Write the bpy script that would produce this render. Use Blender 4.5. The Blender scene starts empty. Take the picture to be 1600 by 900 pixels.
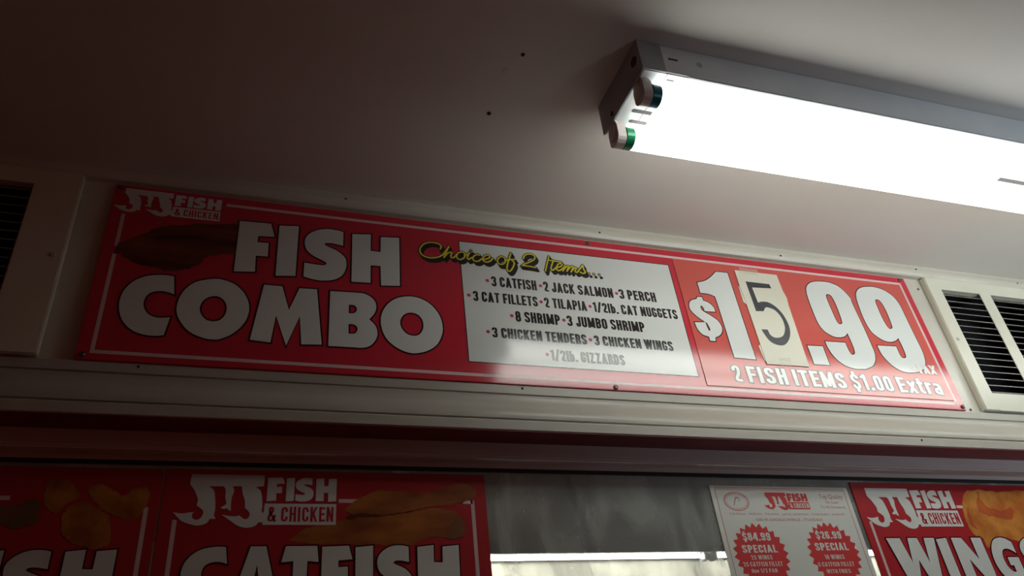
import bpy, bmesh, math, random
from mathutils import Vector, Matrix
random.seed(7)
SC = bpy.context.scene
COL = SC.collection

# ------------------------------------------------------------ camera, world, exposure
EYE = 1.70                                  # camera height above the floor; all z below are measured from it
cam_d = bpy.data.cameras.new('camera')
cam_d.sensor_width = 36.0
cam_d.lens = 36.0 * 1234.0 / 1600.0
cam_d.clip_start = 0.02
cam = bpy.data.objects.new('camera', cam_d)
COL.objects.link(cam)
R = ((0.94758187, 0.0920232, 0.30597438),
     (-0.30325312, 0.56062419, 0.770544),
     (-0.10062872, -0.82294122, 0.55914365))  # columns: right, down, forward
cam.matrix_world = Matrix(((R[0][0], -R[0][1], -R[0][2], 0.0),
                           (R[1][0], -R[1][1], -R[1][2], -0.82707),
                           (R[2][0], -R[2][1], -R[2][2], EYE),
                           (0, 0, 0, 1)))
SC.camera = cam

TUBE_STRENGTH = 7.2                         # the two tubes of the ceiling light
KITCHEN_STRENGTH = 40.0                     # the tubes behind the glass
world = bpy.data.worlds.new('dim_room')
SC.world = world
world.use_nodes = True
world.node_tree.nodes['Background'].inputs[0].default_value = (1.0, 0.27, 0.17, 1)
world.node_tree.nodes['Background'].inputs[1].default_value = 0.034
# added cool fill lamp, low right behind the camera, aimed at the ceiling light
cool_fill_d = bpy.data.lights.new('cool_fill_light', 'AREA')
cool_fill_d.energy = 1.3
cool_fill_d.color = (0.74, 0.90, 1.0)
cool_fill_d.size = 0.7
cool_fill_d.spread = math.radians(48)
cool_fill = bpy.data.objects.new('cool_fill_light', cool_fill_d)
COL.objects.link(cool_fill)
cool_fill.location = (1.75, -1.75, EYE - 0.25)
cool_fill.rotation_euler = (Vector((1.30, -0.33, EYE + 0.72)) - cool_fill.location).to_track_quat('-Z', 'Y').to_euler()
SC.view_settings.view_transform = 'Standard'
SC.view_settings.look = 'None'
SC.view_settings.gamma = 1.0
SC.view_settings.use_curve_mapping = False
SC.view_settings.exposure = 0.0
SC.cycles.use_denoising = True
SC.cycles.max_bounces = 8
SC.cycles.diffuse_bounces = 5
SC.cycles.sample_clamp_indirect = 8.0

# outlines traced off the sign and the posters: x and height in millimetres, 1 = sharp corner
DATA = {
    'C': [[(-93.1, 568.6, 1), (-101.2, 569.3), (-111.1, 568.5), (-123.4, 565.1), (-134.8, 556.5), (-142.4, 543.5), (-144.7, 528.1), (-142.4, 513.5), (-136.1, 500.7), (-125.7, 490.8), (-113.8, 486.5), (-102.5, 485.9), (-93.5, 487.4, 1), (-89.9, 511.8, 1), (-97.2, 510.2), (-105.9, 510.3), (-113.1, 513.9), (-118.1, 520.9), (-120, 529.4), (-118.1, 538.5), (-112.6, 544.2), (-104.1, 546.4), (-96, 545.4), (-89.8, 543.1, 1)]],
    'O': [[(-84.6, 521.7), (-84.1, 537), (-78.9, 551.8), (-68.2, 563.6), (-50.4, 570), (-39, 569.9), (-24.9, 564.5), (-13.3, 552.4), (-7.1, 537.2), (-7.1, 521.6), (-12.6, 507.1), (-22.6, 494.9), (-33.9, 487.8), (-41.7, 486.2), (-52.6, 487.5), (-68.1, 494.7), (-79.5, 508.4)],
        [(-60.4, 526.6), (-58.5, 536.4), (-53.6, 542.5), (-46.8, 545.5), (-40.6, 544.8), (-34.5, 539.6), (-31.3, 530.8), (-32.2, 521.1), (-36.5, 513.7), (-43.2, 510.6), (-51.3, 511.7), (-57.5, 518)]],
    'M': [[(7.7, 568.2, 1), (29.1, 568.3, 1), (38.6, 534.5, 1), (49.3, 567.6, 1), (70.3, 568.3, 1), (78.4, 489.3, 1), (55.1, 487.7, 1), (51.6, 526.6, 1), (38.1, 484.4, 1), (24.3, 525.2, 1), (20.5, 487.4, 1), (-2.4, 489.2, 1)]],
    'B': [[(86.4, 567.6, 1), (116.1, 568.6, 1), (126.7, 568.5), (135.3, 564.9), (141.7, 557.8), (143.3, 549), (141.1, 539.9), (134.5, 530.2, 1), (141.6, 522.4), (144.5, 512.8), (143.1, 503), (137.4, 494.1), (131.2, 490), (124.1, 488.5), (117, 488.6, 1), (86.1, 488.2, 1)],
        [(109.5, 549.1, 1), (113.7, 549.5), (117.3, 548.3), (119.3, 544), (118, 539.5), (114.9, 537.3), (109.4, 536.8, 1)],
        [(109.4, 521, 1), (114.5, 521.2), (118.7, 519.1), (120.3, 515), (118.8, 510), (115.7, 507.7), (109.6, 507.4, 1)]],
    'O2': [[(185.5, 570.2), (170, 565.9), (157.8, 555.6), (150.2, 540.8), (148.8, 525.6), (152, 511.1), (159.2, 499.5), (170.6, 490.8), (183.2, 486.3), (194.8, 486.9), (207.9, 491.9), (219.1, 501.9), (226, 517.4), (226.8, 532.7), (222.5, 547.8), (213, 560.6), (199.9, 568.4)],
        [(185.9, 545.3), (178.2, 541.6), (173.7, 534.2), (173, 526.5), (175.5, 519.3), (180.7, 513.5), (188.1, 511.1), (195.7, 513), (200.9, 520.3), (202.3, 529.2), (200.4, 537.3), (194.6, 543.8)]],
    'F': [[(-28.2, 663.4, 1), (9.8, 664.6, 1), (15.2, 643.8, 1), (-4.6, 642.2, 1), (-4.7, 632.3, 1), (8.7, 633, 1), (9.1, 611.3, 1), (-5, 610.9, 1), (-4.2, 586.3, 1), (-28.4, 583.9, 1)]],
    'I': [[(20, 663, 1), (44.1, 665.6, 1), (43.5, 585.6, 1), (20.1, 583.2, 1)]],
    'S': [[(100.9, 664.2, 1), (91.6, 666.1), (80.1, 666.2), (69.7, 663.4), (59.5, 656.7), (53.3, 647.2), (52.9, 636.3), (57, 626.1), (65.7, 618.9), (75.1, 614.2), (79.9, 611.2), (80.4, 609), (78.1, 606.6), (72.6, 606.2), (63.4, 606.8), (53.4, 607.7, 1), (53.3, 586.2, 1), (62.5, 583.7), (73.4, 582.4), (84.4, 583.7), (94.4, 587.6), (101.7, 595.2), (105.3, 606.2), (105.1, 616.8), (101.6, 624.7), (93.4, 631.9), (83.8, 636.3), (78.2, 639.1), (77.5, 641.1), (80.8, 643.1), (88.4, 643.3), (96, 641.9), (101, 641, 1)]],
    'H': [[(112.6, 662.5, 1), (136.9, 665.3, 1), (136.5, 637.9, 1), (149.4, 637.4, 1), (150.1, 662.8, 1), (174.8, 665, 1), (173.9, 585.5, 1), (149.8, 583.3, 1), (149.2, 614.2, 1), (136.5, 613.8, 1), (136.2, 585.9, 1), (112.3, 584.9, 1)]],
    'nine_a': [[(857.9, 671.8), (841, 668), (829.3, 658.9), (824.2, 647.4), (822.4, 629.9), (822.2, 606.5), (823.6, 587.8), (829.2, 575), (840.8, 566.8), (852.9, 565.2), (865, 568.4), (872.4, 574.6, 1), (873.2, 557.3), (872.4, 542.1), (868.8, 536.4), (863.9, 535.9), (861.5, 541.9), (860.6, 556.3, 1), (822.8, 555.6, 1), (824.5, 541.4), (830.9, 526.1), (843.2, 515.3), (858.1, 510.9), (875.1, 511.3), (882.5, 512.8), (896, 518.7), (905.5, 529.6), (909.8, 543.1), (910.1, 555.5), (909.4, 589.5), (907.2, 633.6), (907.6, 645.4), (895.1, 664.1), (877.9, 671.6)],
        [(863.9, 647.3), (860.2, 643.6), (859.2, 632.6), (859.7, 614.4), (860.3, 599.6), (862.4, 591.4), (867.6, 590.8), (871.2, 595.4), (872.7, 611.4), (872.8, 630.8), (870.6, 644.7)]],
    'nine_b': [[(955.9, 672.5), (939, 668.4), (927.1, 659.7), (921.1, 647.5), (918.6, 630.7), (917.6, 606.2), (920.2, 585.5), (927.7, 574.4), (939, 567), (950.7, 565.2), (962.8, 568.5), (970.7, 574.1, 1), (971.5, 555.6), (970.3, 542), (967.2, 537.5), (961.7, 537.1), (958.8, 542.1), (958.7, 557.5, 1), (921.4, 556.4, 1), (922.9, 540.3), (930.6, 525.8), (942.2, 515.4), (956.7, 511.2), (973.9, 512.3), (989.8, 517.2), (1001.5, 528), (1006.4, 540.8), (1008.2, 556.5), (1007.3, 590.2), (1006.9, 616.7), (1006, 642.7), (999.9, 658), (987, 668.4), (971.3, 672.7)],
        [(962.4, 647.7), (957.5, 644), (956.2, 631.4), (956.2, 609.9), (958.4, 595.9), (961.4, 590.8), (966.7, 591.7), (969.5, 596.9), (971.1, 614.3), (970.9, 632.9), (967.7, 645.1)]],
    'period': [[(786.8, 545.3, 1), (815, 546.2, 1), (814.7, 513.7, 1), (787.1, 513.3, 1)]],
    'one': [[(665, 667.6, 1), (685.7, 668.1, 1), (686.5, 513.7, 1), (651, 514.5, 1), (650.1, 609.1), (647.3, 620.3), (638, 623.5), (625.7, 623.7, 1), (625.6, 642.7, 1), (640.1, 647.6), (652.8, 656.2)]],
    'dollar': [[(618.4, 615.7, 1), (626.5, 616.1, 1), (626.4, 610.4, 1), (636.1, 606.1), (641.4, 599.1), (641.9, 591.3, 1), (624, 590.9, 1), (623.4, 596.5), (620.8, 600.3), (618.7, 597.6), (619.4, 592.4), (624.1, 588.4, 1), (632.7, 583.3), (642, 575.3), (645.2, 563.9), (641.9, 554.9), (636, 549.3), (629.2, 546.3, 1), (627.4, 539.6, 1), (618.6, 539.7, 1), (618.3, 546.4, 1), (609.2, 549.2), (603.2, 557.9), (601.3, 569.3, 1), (619.4, 571, 1), (620.4, 561.6), (621.8, 556.7), (624.1, 558.4), (623.7, 563.4), (621.9, 569.8, 1), (613.5, 575.6), (604.5, 584.3), (599.8, 593.4), (601.9, 603.4), (608, 609), (615.8, 611.3, 1)]],
    'card': [[(699.6, 674.1, 1), (776.8, 674.1, 1), (777.6, 643.6, 1), (780.3, 630, 1), (778.5, 616, 1), (775.1, 507.5, 1), (726.6, 507.3, 1), (702.1, 506.5, 1), (701.1, 614.3, 1), (699.6, 645.6, 1)]],
    'card_back': [[(697.5, 643.3, 1), (697.1, 614.3, 1), (703.3, 608.4, 1), (706.9, 544.9, 1), (698.3, 536.5, 1), (700.2, 512.3, 1), (720.6, 509.7, 1), (747.4, 619.1, 1), (729.7, 659.8, 1)]],
    'five': [[(713, 654, 1), (755.8, 653.7, 1), (757.3, 645.7, 1), (721.4, 643.4, 1), (722.7, 615.5, 1), (730.7, 618), (742.8, 617.6), (754.5, 609.4), (762.1, 595.7), (765, 577.6), (762, 563.3), (754.6, 550.7), (743.4, 541.6), (731.2, 541), (721.1, 546), (715.5, 556.3), (712.3, 566.5, 1), (723.6, 566.9, 1), (725.1, 558.1), (731.6, 553.7), (742.1, 555.2), (750.2, 561.2), (756.5, 574.8), (756.4, 591), (749.5, 603.7), (737.6, 608.1), (732.3, 606.2), (727.9, 600.2, 1), (713.9, 598.8, 1)]],
    'tape_low': [[(727.5, 519.6, 1), (746.8, 520.1, 1), (743.2, 506, 1), (724.5, 505.1, 1)]],
    'tape_top': [[(709.1, 680.3, 1), (742.3, 679.9, 1), (741.1, 669.4, 1), (707.8, 669.2, 1)]],
    'fishpic': [[(-134.9, 628.2, 1), (-119.1, 639.2), (-97.6, 646.9), (-65.5, 652.8), (-27.2, 657.4), (-23.6, 635.2), (-28.3, 612.3), (-44.3, 607), (-60, 601.7), (-66.7, 590.2), (-81.5, 581), (-96.5, 576), (-120.1, 579.3), (-139.2, 585.2), (-152.4, 591.8), (-162.2, 596.7, 1), (-158, 607.8, 1)]],
    'fishline': [[(-127.8, 622.7, 1), (-114.1, 625.7), (-95.5, 629.9), (-79.5, 631.1), (-63.2, 631.8), (-79.1, 627.8), (-102.7, 624), (-116.7, 621.6)]],
    'script': [[(230.8, 653.5), (232.3, 657.8), (230, 661.6), (223.8, 663.3), (216.2, 662.8), (208.6, 659.2), (203.8, 652.9), (202.4, 647.1), (204.2, 641.3), (209.4, 637.5), (217.6, 636.5), (225.9, 638.6), (232.8, 643), (236.4, 648.1), (241, 655.4), (242.9, 659.2)],
        [(242.9, 659.2), (239.5, 651.6), (235.2, 639.3)],
        [(235.5, 639.9), (240.5, 647.1), (244.9, 649.7), (246.6, 648.1), (244.9, 643.6), (246, 640.7), (249.4, 641.7), (254, 647.9)],
        [(259.4, 652.2), (254.9, 649), (252.9, 643.6), (255.2, 639.3), (259.4, 639.4), (263.9, 643.5), (265.3, 648.8), (262.8, 651.9), (259.4, 652.2)],
        [(264.1, 647.1), (268.1, 648.7), (271.7, 652.3)],
        [(271.7, 652.3), (268.2, 644.1), (269.6, 640.7), (274.1, 644.3)],
        [(285.7, 650), (282.3, 650.6), (277.8, 647.4), (275.8, 643), (278, 639.2), (283.2, 639.4), (288.7, 644.2)],
        [(290.3, 642.8), (296.5, 645.2), (300.7, 648.8), (298.8, 651.7), (294.4, 650.6), (290.5, 645.4), (291, 640.9), (296, 639.5), (301.5, 642.7), (304.5, 646.7)],
        [(318.1, 652.1), (313.4, 648.9), (311.1, 643.4), (313.3, 638.6), (318.5, 638.7), (322.5, 643.3), (322.6, 649.6), (318.1, 652.1)],
        [(322.4, 646.9), (326.3, 646.9)],
        [(332.6, 659.9), (329.4, 650.8), (325.5, 639.6), (323.7, 630.9), (326.1, 627.5), (330, 630.1), (334.5, 638.6), (335.5, 644.1), (333, 646.4)],
        [(322.9, 645.2), (329.6, 648.2), (337, 649.1)],
        [(350.3, 653), (352.7, 658.2), (357.8, 661.6), (364.4, 661.9), (368.1, 658.6), (366, 652.8), (358.9, 647.6), (351, 643.3), (347.2, 640.2, 1), (353.4, 640.1), (359.8, 639.8), (367.1, 638.9)],
        [(389.7, 661.4), (385.7, 649.3), (380.9, 634.7)],
        [(396, 655.6), (391.8, 645.7), (390, 639.6), (392.6, 637.7), (397.4, 642.1)],
        [(389.7, 654.8), (398.2, 654.2), (407.6, 653.8)],
        [(398.5, 642.8), (404.5, 645.1), (408.4, 648.9), (406.3, 651.4), (402.2, 649.2), (399, 643.4), (399.3, 638.5), (403.5, 638.5), (409, 643.5)],
        [(412, 647.7), (408, 638)],
        [(409, 640.3), (415.8, 647.6), (417.8, 646.6), (414.1, 638.5)],
        [(415.2, 640.5), (422.5, 647.9), (424.7, 646.6), (420.5, 637.9)],
        [(421.8, 640.2), (427.6, 646.4), (429.5, 645.5), (426.7, 639.7), (429.7, 638.4), (435.1, 645.1), (440.6, 652.4)],
        [(440.6, 652.4), (440.9, 645.3), (442.7, 640), (438.7, 637.5), (434.6, 639)]],
    'script_dots': [[(448, 638.4), (455.7, 638.3), (464, 638.2)],
        [(274.2, 656.5)]],
    'jj': [[(-46.4, 334.4, 1), (26.6, 334.5, 1), (26.4, 322.4, 1), (18.4, 321.5, 1), (23.3, 317.4), (24.9, 312.5), (26.4, 301.5), (26.2, 295.3), (29.4, 292, 1), (30.2, 283.9, 1), (23.9, 283.6, 1), (20.4, 279.8), (13, 277.9), (4.1, 279.8), (-3.9, 285.1), (-13.1, 291.5, 1), (-1.8, 289.8), (4.6, 290.8, 1), (7.1, 288.5), (10.4, 286.8), (13.4, 288.5), (14.3, 292.6), (12.1, 295.9), (9, 298.6, 1), (8.4, 306.1), (5.5, 314.4), (4.2, 322, 1), (-4.7, 321.9, 1), (-3, 317), (-4.7, 310.1), (-4.9, 302.6), (-4.4, 295.2, 1), (-6.8, 296.5), (-8.6, 298.2), (-11.2, 297.4), (-14.9, 298.7, 1), (-11.6, 301.2), (-9.6, 303.2), (-11.2, 309.4), (-11.8, 318.3), (-14.2, 321.7, 1), (-28.4, 321.5, 1), (-23.3, 317.5), (-21.3, 310.6), (-19.8, 298.4), (-20.3, 291.1), (-18.3, 287.1, 1), (-23.8, 287.1, 1), (-26.9, 282.5), (-34, 280.2), (-41.3, 281.4), (-49.5, 284.4), (-54.9, 289), (-59.7, 293.9, 1), (-51.1, 292.7), (-40.2, 294.3, 1), (-41.3, 291), (-40.3, 287.7), (-36.5, 286.1), (-32.5, 288.4), (-30.9, 294.3), (-33.5, 297.7), (-38.2, 301, 1), (-37.6, 307), (-39.4, 311.8), (-42.6, 317.9), (-46.9, 323.3, 1)]],
    'pnug': [],
    'nug_a': [[(-178.9, 311.4), (-176.8, 323.1), (-166.4, 327.3), (-155.2, 322.2), (-147.6, 311.8), (-148.9, 306.5), (-156.9, 301.3), (-161.2, 294.9), (-166.2, 292.4), (-174.1, 298.6)]],
    'nug_b': [[(-159.1, 289.9), (-152.2, 300.1), (-141.6, 304), (-129.1, 297.7), (-117.6, 290), (-113, 276.1), (-113, 262.4), (-124.4, 257.6), (-145.3, 263.8), (-155.9, 273.7)]],
    'nug_c': [[(-141, 319.7), (-128.7, 321.9), (-115.9, 314.8), (-107, 310.3), (-97.7, 318.4), (-87.2, 319.9), (-83.6, 307.2), (-89.9, 290.1), (-99.8, 286.2), (-111.9, 290.1), (-124.4, 296.4), (-135.3, 306.7)]],
    'nug_d': [[(-229.4, 300.7), (-206.8, 299.6), (-197.7, 302.2), (-183.3, 306.2), (-177.9, 296.1), (-178.6, 283.6), (-187.2, 278.7), (-197.6, 277.4), (-209, 281.1), (-224.1, 278.7)]],
    'fil_a': [[(112.6, 297.9), (130.4, 312.4), (147.2, 318.4), (171.6, 318.7), (194.7, 316.8), (212.5, 319.3), (227.8, 325.5), (243.1, 328.8), (259.5, 323), (257.2, 312.3), (234.1, 304.6), (208.8, 301.5), (182.5, 296.9), (156.9, 292.2), (126.4, 291)]],
    'fil_b': [[(86.8, 261, 1), (55.6, 265.2, 1), (73.1, 277.1), (99.4, 284.6), (126.4, 288.9), (156.9, 290.8), (175.3, 294.7), (197, 298.5), (226.3, 298.7), (240.6, 289.9), (244.9, 276.9), (231.7, 267), (204.3, 267.1), (181.4, 258.9), (153.8, 258.9, 1), (119.9, 260.1)]],
    'fil_gap': [[(112.7, 288.8), (125, 293.1), (142.9, 292.7), (156.9, 292.2), (175.3, 295.4), (194.1, 299.2), (173.9, 293.7), (156.9, 290.8), (126.4, 288.7), (116.9, 286.5)]],
    'fil_leaf': [[(229.8, 282.7), (237.5, 288.5), (244.4, 281.2), (242.2, 269.8), (231.6, 265.6), (223, 266.3), (227.8, 274.1)]],
    'wing_a': [[(990.4, 326.1), (1009.8, 332.3), (1039.8, 331.9), (1060.9, 330.4), (1095.6, 332.6), (1153, 333.4, 1), (1200.3, 334.1, 1), (1142.5, 248.4, 1), (1053.9, 257.1, 1), (1034.4, 263.6), (1021.7, 263.7), (997.7, 251.2), (991.5, 251.2), (990.4, 263.8), (977.8, 267.1), (973.6, 278.2), (977.6, 302.6)]],
    'wing_hole': [[(1005.2, 301.1), (1018.4, 294.6), (1036.3, 292.2), (1058.1, 288.9), (1070.2, 298.1), (1068.7, 306.6), (1050.3, 301.4), (1035, 304.6), (1022.7, 309.6), (1015.1, 326.4), (1022.5, 328.2), (1009.4, 316.2)]],
    'wing_dark': [[(986.8, 306), (986.5, 297.7), (985.8, 281.5), (989.6, 273.4), (980.7, 279.8), (979.7, 291.2)]],
}

# ------------------------------------------------------------ materials
def mat(name, col, rough=0.5, metal=0.0, spec=0.5, col2=None, scale=8.0, contrast=(0.35, 0.7), bump=0.0, bscale=60.0,
        detail=5.0, stretch=(1, 1, 1), emit=0.0):
    m = bpy.data.materials.new(name)
    m.use_nodes = True
    nt = m.node_tree
    b = nt.nodes['Principled BSDF']
    b.inputs['Base Color'].default_value = (*col, 1)
    b.inputs['Roughness'].default_value = rough
    b.inputs['Metallic'].default_value = metal
    b.inputs['Specular IOR Level'].default_value = spec
    if emit:
        b.inputs['Emission Color'].default_value = (*col, 1)
        b.inputs['Emission Strength'].default_value = emit
    tc = nt.nodes.new('ShaderNodeTexCoord')
    mp = nt.nodes.new('ShaderNodeMapping')
    mp.inputs['Scale'].default_value = stretch
    nt.links.new(tc.outputs['Object'], mp.inputs[0])
    if col2:
        n = nt.nodes.new('ShaderNodeTexNoise')
        n.inputs['Scale'].default_value = scale
        n.inputs['Detail'].default_value = detail
        nt.links.new(mp.outputs[0], n.inputs['Vector'])
        r = nt.nodes.new('ShaderNodeValToRGB')
        r.color_ramp.elements[0].position = contrast[0]
        r.color_ramp.elements[1].position = contrast[1]
        r.color_ramp.elements[0].color = (*col, 1)
        r.color_ramp.elements[1].color = (*col2, 1)
        nt.links.new(n.outputs['Fac'], r.inputs[0])
        nt.links.new(r.outputs[0], b.inputs['Base Color'])
    if bump:
        n2 = nt.nodes.new('ShaderNodeTexNoise')
        n2.inputs['Scale'].default_value = bscale
        n2.inputs['Detail'].default_value = 4
        nt.links.new(mp.outputs[0], n2.inputs['Vector'])
        bp = nt.nodes.new('ShaderNodeBump')
        bp.inputs['Strength'].default_value = bump
        bp.inputs['Distance'].default_value = 0.002
        nt.links.new(n2.outputs['Fac'], bp.inputs['Height'])
        nt.links.new(bp.outputs[0], b.inputs['Normal'])
    return m

M = {}
M['ceiling'] = mat('ceiling_paint', (0.74, 0.70, 0.66), 0.7, col2=(0.79, 0.76, 0.72), scale=3.0, bump=0.15, bscale=25)
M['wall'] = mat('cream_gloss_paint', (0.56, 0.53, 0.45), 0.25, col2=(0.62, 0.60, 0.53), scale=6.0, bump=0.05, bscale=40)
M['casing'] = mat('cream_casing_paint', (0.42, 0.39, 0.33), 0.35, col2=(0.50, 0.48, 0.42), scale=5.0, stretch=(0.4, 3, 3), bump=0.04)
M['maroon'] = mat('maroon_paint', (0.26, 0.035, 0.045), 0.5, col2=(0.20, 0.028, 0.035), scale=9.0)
M['bronze'] = mat('window_frame_metal', (0.72, 0.62, 0.60), 0.3, col2=(0.62, 0.52, 0.50), scale=14.0, stretch=(0.3, 2, 2))
M['lip'] = mat('bare_metal_lip', (0.75, 0.72, 0.70), 0.3, metal=0.7)
M['gasket'] = mat('black_gasket', (0.02, 0.02, 0.02), 0.6)
RG = 0.13
M['red'] = mat('sign_red', (0.58, 0.026, 0.048), RG, spec=0.65, bump=0.012, bscale=18)
M['patch_red'] = mat('patch_red', (0.62, 0.100, 0.080), RG, spec=0.65, bump=0.02, bscale=14)
M['poster_red'] = mat('poster_red', (0.42, 0.018, 0.024), 0.3)
M['white'] = mat('print_white', (0.73, 0.76, 0.73), RG, spec=0.65, bump=0.012, bscale=18)
M['pink'] = mat('print_pale_pink', (0.74, 0.55, 0.55), RG)
M['poster_white'] = mat('poster_white', (0.66, 0.67, 0.63), 0.3)
M['poster_line'] = mat('poster_pale_line', (0.66, 0.50, 0.47), 0.3)
M['black'] = mat('print_black', (0.012, 0.010, 0.010), RG, spec=0.65)
M['outline_red'] = mat('print_dark_outline', (0.03, 0.004, 0.006), RG)
M['bullet'] = mat('print_bullet', (0.55, 0.05, 0.14), RG)
M['yellow'] = mat('print_yellow', (0.72, 0.62, 0.05), RG)
M['grey_outline'] = mat('print_grey_outline', (0.20, 0.16, 0.16), RG)
M['fish'] = mat('fried_fish_print', (0.08, 0.018, 0.008), RG, col2=(0.24, 0.058, 0.017), scale=22.0, stretch=(0.6, 1, 2.2))
M['fish_gap'] = mat('fried_fish_dark', (0.05, 0.012, 0.006), RG)
M['fillet'] = mat('fried_fillet_print', (0.20, 0.050, 0.012), 0.3, col2=(0.44, 0.145, 0.028), scale=26.0, stretch=(0.7, 1, 1.6))
M['fillet_dark'] = mat('fried_fillet_shadow_print', (0.10, 0.022, 0.008), 0.3)
M['leaf'] = mat('lettuce_print', (0.13, 0.08, 0.03), 0.3, col2=(0.22, 0.08, 0.03), scale=40.0)
M['nugget'] = mat('nugget_print', (0.26, 0.070, 0.012), 0.3, col2=(0.50, 0.18, 0.025), scale=42.0)
M['wing'] = mat('wing_print', (0.46, 0.13, 0.025), 0.3, col2=(0.64, 0.26, 0.05), scale=30.0, contrast=(.4, .62))
M['wing_red'] = mat('wing_print_dark', (0.40, 0.06, 0.025), 0.3, col2=(0.55, 0.13, 0.03), scale=30)
M['paper'] = mat('flyer_paper', (0.66, 0.68, 0.62), 0.45)
M['flyer_red'] = mat('flyer_red', (0.60, 0.035, 0.035), 0.4)
M['flyer_pink'] = mat('flyer_pink', (0.60, 0.20, 0.20), 0.4)
M['card'] = mat('cream_card', (0.74, 0.72, 0.60), 0.45, col2=(0.70, 0.68, 0.55), scale=9.0)
M['marker'] = mat('marker_ink', (0.035, 0.036, 0.045), 0.45, col2=(0.06, 0.06, 0.075), scale=60)
M['tape'] = mat('clear_tape', (0.80, 0.79, 0.70), 0.10, spec=0.5, bump=0.3, bscale=90)
M['tape'].node_tree.nodes['Principled BSDF'].inputs['Alpha'].default_value = 0.3
M['screw'] = mat('old_screw_metal', (0.14, 0.10, 0.09), 0.4, metal=0.6)
M['pale_screw'] = mat('painted_screw', (0.50, 0.48, 0.42), 0.35)
M['hole'] = mat('dark_hole', (0.012, 0.008, 0.007), 0.8)
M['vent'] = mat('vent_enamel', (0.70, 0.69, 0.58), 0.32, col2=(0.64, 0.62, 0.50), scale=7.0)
M['slat'] = mat('vent_slat_shaded', (0.30, 0.28, 0.25), 0.4, col2=(0.20, 0.18, 0.17), scale=20.0)  # darker than the frame: shade under the blades is put into the colour
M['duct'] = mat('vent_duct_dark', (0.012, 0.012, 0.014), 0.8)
M['fixture'] = mat('fixture_white_enamel', (0.72, 0.74, 0.76), 0.38, col2=(0.62, 0.65, 0.68), scale=9.0, bump=0.03)
M['endplate'] = mat('fixture_end_plate', (0.40, 0.42, 0.44), 0.45, col2=(0.30, 0.31, 0.33), scale=15.0)
M['holder'] = mat('lamp_holder_plastic', (0.74, 0.66, 0.62), 0.45)
M['cap_green'] = mat('lamp_cap_green', (0.010, 0.24, 0.10), 0.25, metal=0.2)
M['cap_teal'] = mat('lamp_cap_teal', (0.02, 0.20, 0.24), 0.25, metal=0.2)
M['slot'] = mat('slot_dark', (0.05, 0.045, 0.05), 0.7)
M['hood'] = mat('hood_steel', (0.20, 0.21, 0.20), 0.45, metal=0.4, col2=(0.12, 0.13, 0.125), scale=5.0, stretch=(0.5, 1, 3))
M['kitchen_wall'] = mat('kitchen_cream_panel', (0.70, 0.68, 0.58), 0.4, col2=(0.55, 0.54, 0.47), scale=4.0)
M['tile'] = mat('floor_tile', (0.34, 0.15, 0.10), 0.5, col2=(0.28, 0.12, 0.08), scale=6.0)

def emitter(name, col, strength):
    m = bpy.data.materials.new(name)
    m.use_nodes = True
    nt = m.node_tree
    b = nt.nodes['Principled BSDF']
    b.inputs['Base Color'].default_value = (0.9, 0.9, 0.88, 1)
    b.inputs['Emission Color'].default_value = (*col, 1)
    b.inputs['Emission Strength'].default_value = strength
    return m
M['tube'] = emitter('fluorescent_tube_glass', (0.98, 1.0, 0.93), TUBE_STRENGTH)
M['ktube'] = emitter('kitchen_tube_glass', (1.0, 0.97, 0.88), KITCHEN_STRENGTH)

def glass():
    m = bpy.data.materials.new('smudged_window_glass')
    m.use_nodes = True
    nt = m.node_tree
    nt.nodes.clear()
    N = nt.nodes.new
    out = N('ShaderNodeOutputMaterial')
    tr = N('ShaderNodeBsdfTransparent'); tr.inputs[0].default_value = (0.86, 0.88, 0.87, 1)
    gl = N('ShaderNodeBsdfGlossy'); gl.inputs['Roughness'].default_value = 0.04
    a = N('ShaderNodeMixShader')
    a.inputs[0].default_value = 0.06; nt.links.new(tr.outputs[0], a.inputs[1]); nt.links.new(gl.outputs[0], a.inputs[2])
    df = N('ShaderNodeBsdfDiffuse'); df.inputs[0].default_value = (0.62, 0.64, 0.60, 1)
    tc = N('ShaderNodeTexCoord')
    mp = N('ShaderNodeMapping'); mp.inputs['Scale'].default_value = (14, 1, 5); mp.inputs['Rotation'].default_value = (0, 0.35, 0)
    nt.links.new(tc.outputs['Object'], mp.inputs[0])
    n1 = N('ShaderNodeTexNoise'); n1.inputs['Scale'].default_value = 1.2; n1.inputs['Detail'].default_value = 8; n1.inputs['Distortion'].default_value = 1.2
    nt.links.new(mp.outputs[0], n1.inputs['Vector'])
    r1 = N('ShaderNodeMapRange'); r1.inputs[1].default_value = 0.40; r1.inputs[2].default_value = 0.75; r1.inputs[3].default_value = 0.13; r1.inputs[4].default_value = 0.46
    nt.links.new(n1.outputs['Fac'], r1.inputs[0])
    n2 = N('ShaderNodeTexNoise'); n2.inputs['Scale'].default_value = 260.0; n2.inputs['Detail'].default_value = 2
    nt.links.new(tc.outputs['Object'], n2.inputs['Vector'])
    r2 = N('ShaderNodeMapRange'); r2.inputs[1].default_value = 0.68; r2.inputs[2].default_value = 0.78; r2.inputs[3].default_value = 0.0; r2.inputs[4].default_value = 0.25
    nt.links.new(n2.outputs['Fac'], r2.inputs[0])
    ad = N('ShaderNodeMath'); ad.operation = 'ADD'; ad.use_clamp = True
    nt.links.new(r1.outputs[0], ad.inputs[0]); nt.links.new(r2.outputs[0], ad.inputs[1])
    b = N('ShaderNodeMixShader')
    nt.links.new(ad.outputs[0], b.inputs[0]); nt.links.new(a.outputs[0], b.inputs[1]); nt.links.new(df.outputs[0], b.inputs[2])
    nt.links.new(b.outputs[0], out.inputs[0])
    return m
M['glass'] = glass()

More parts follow.
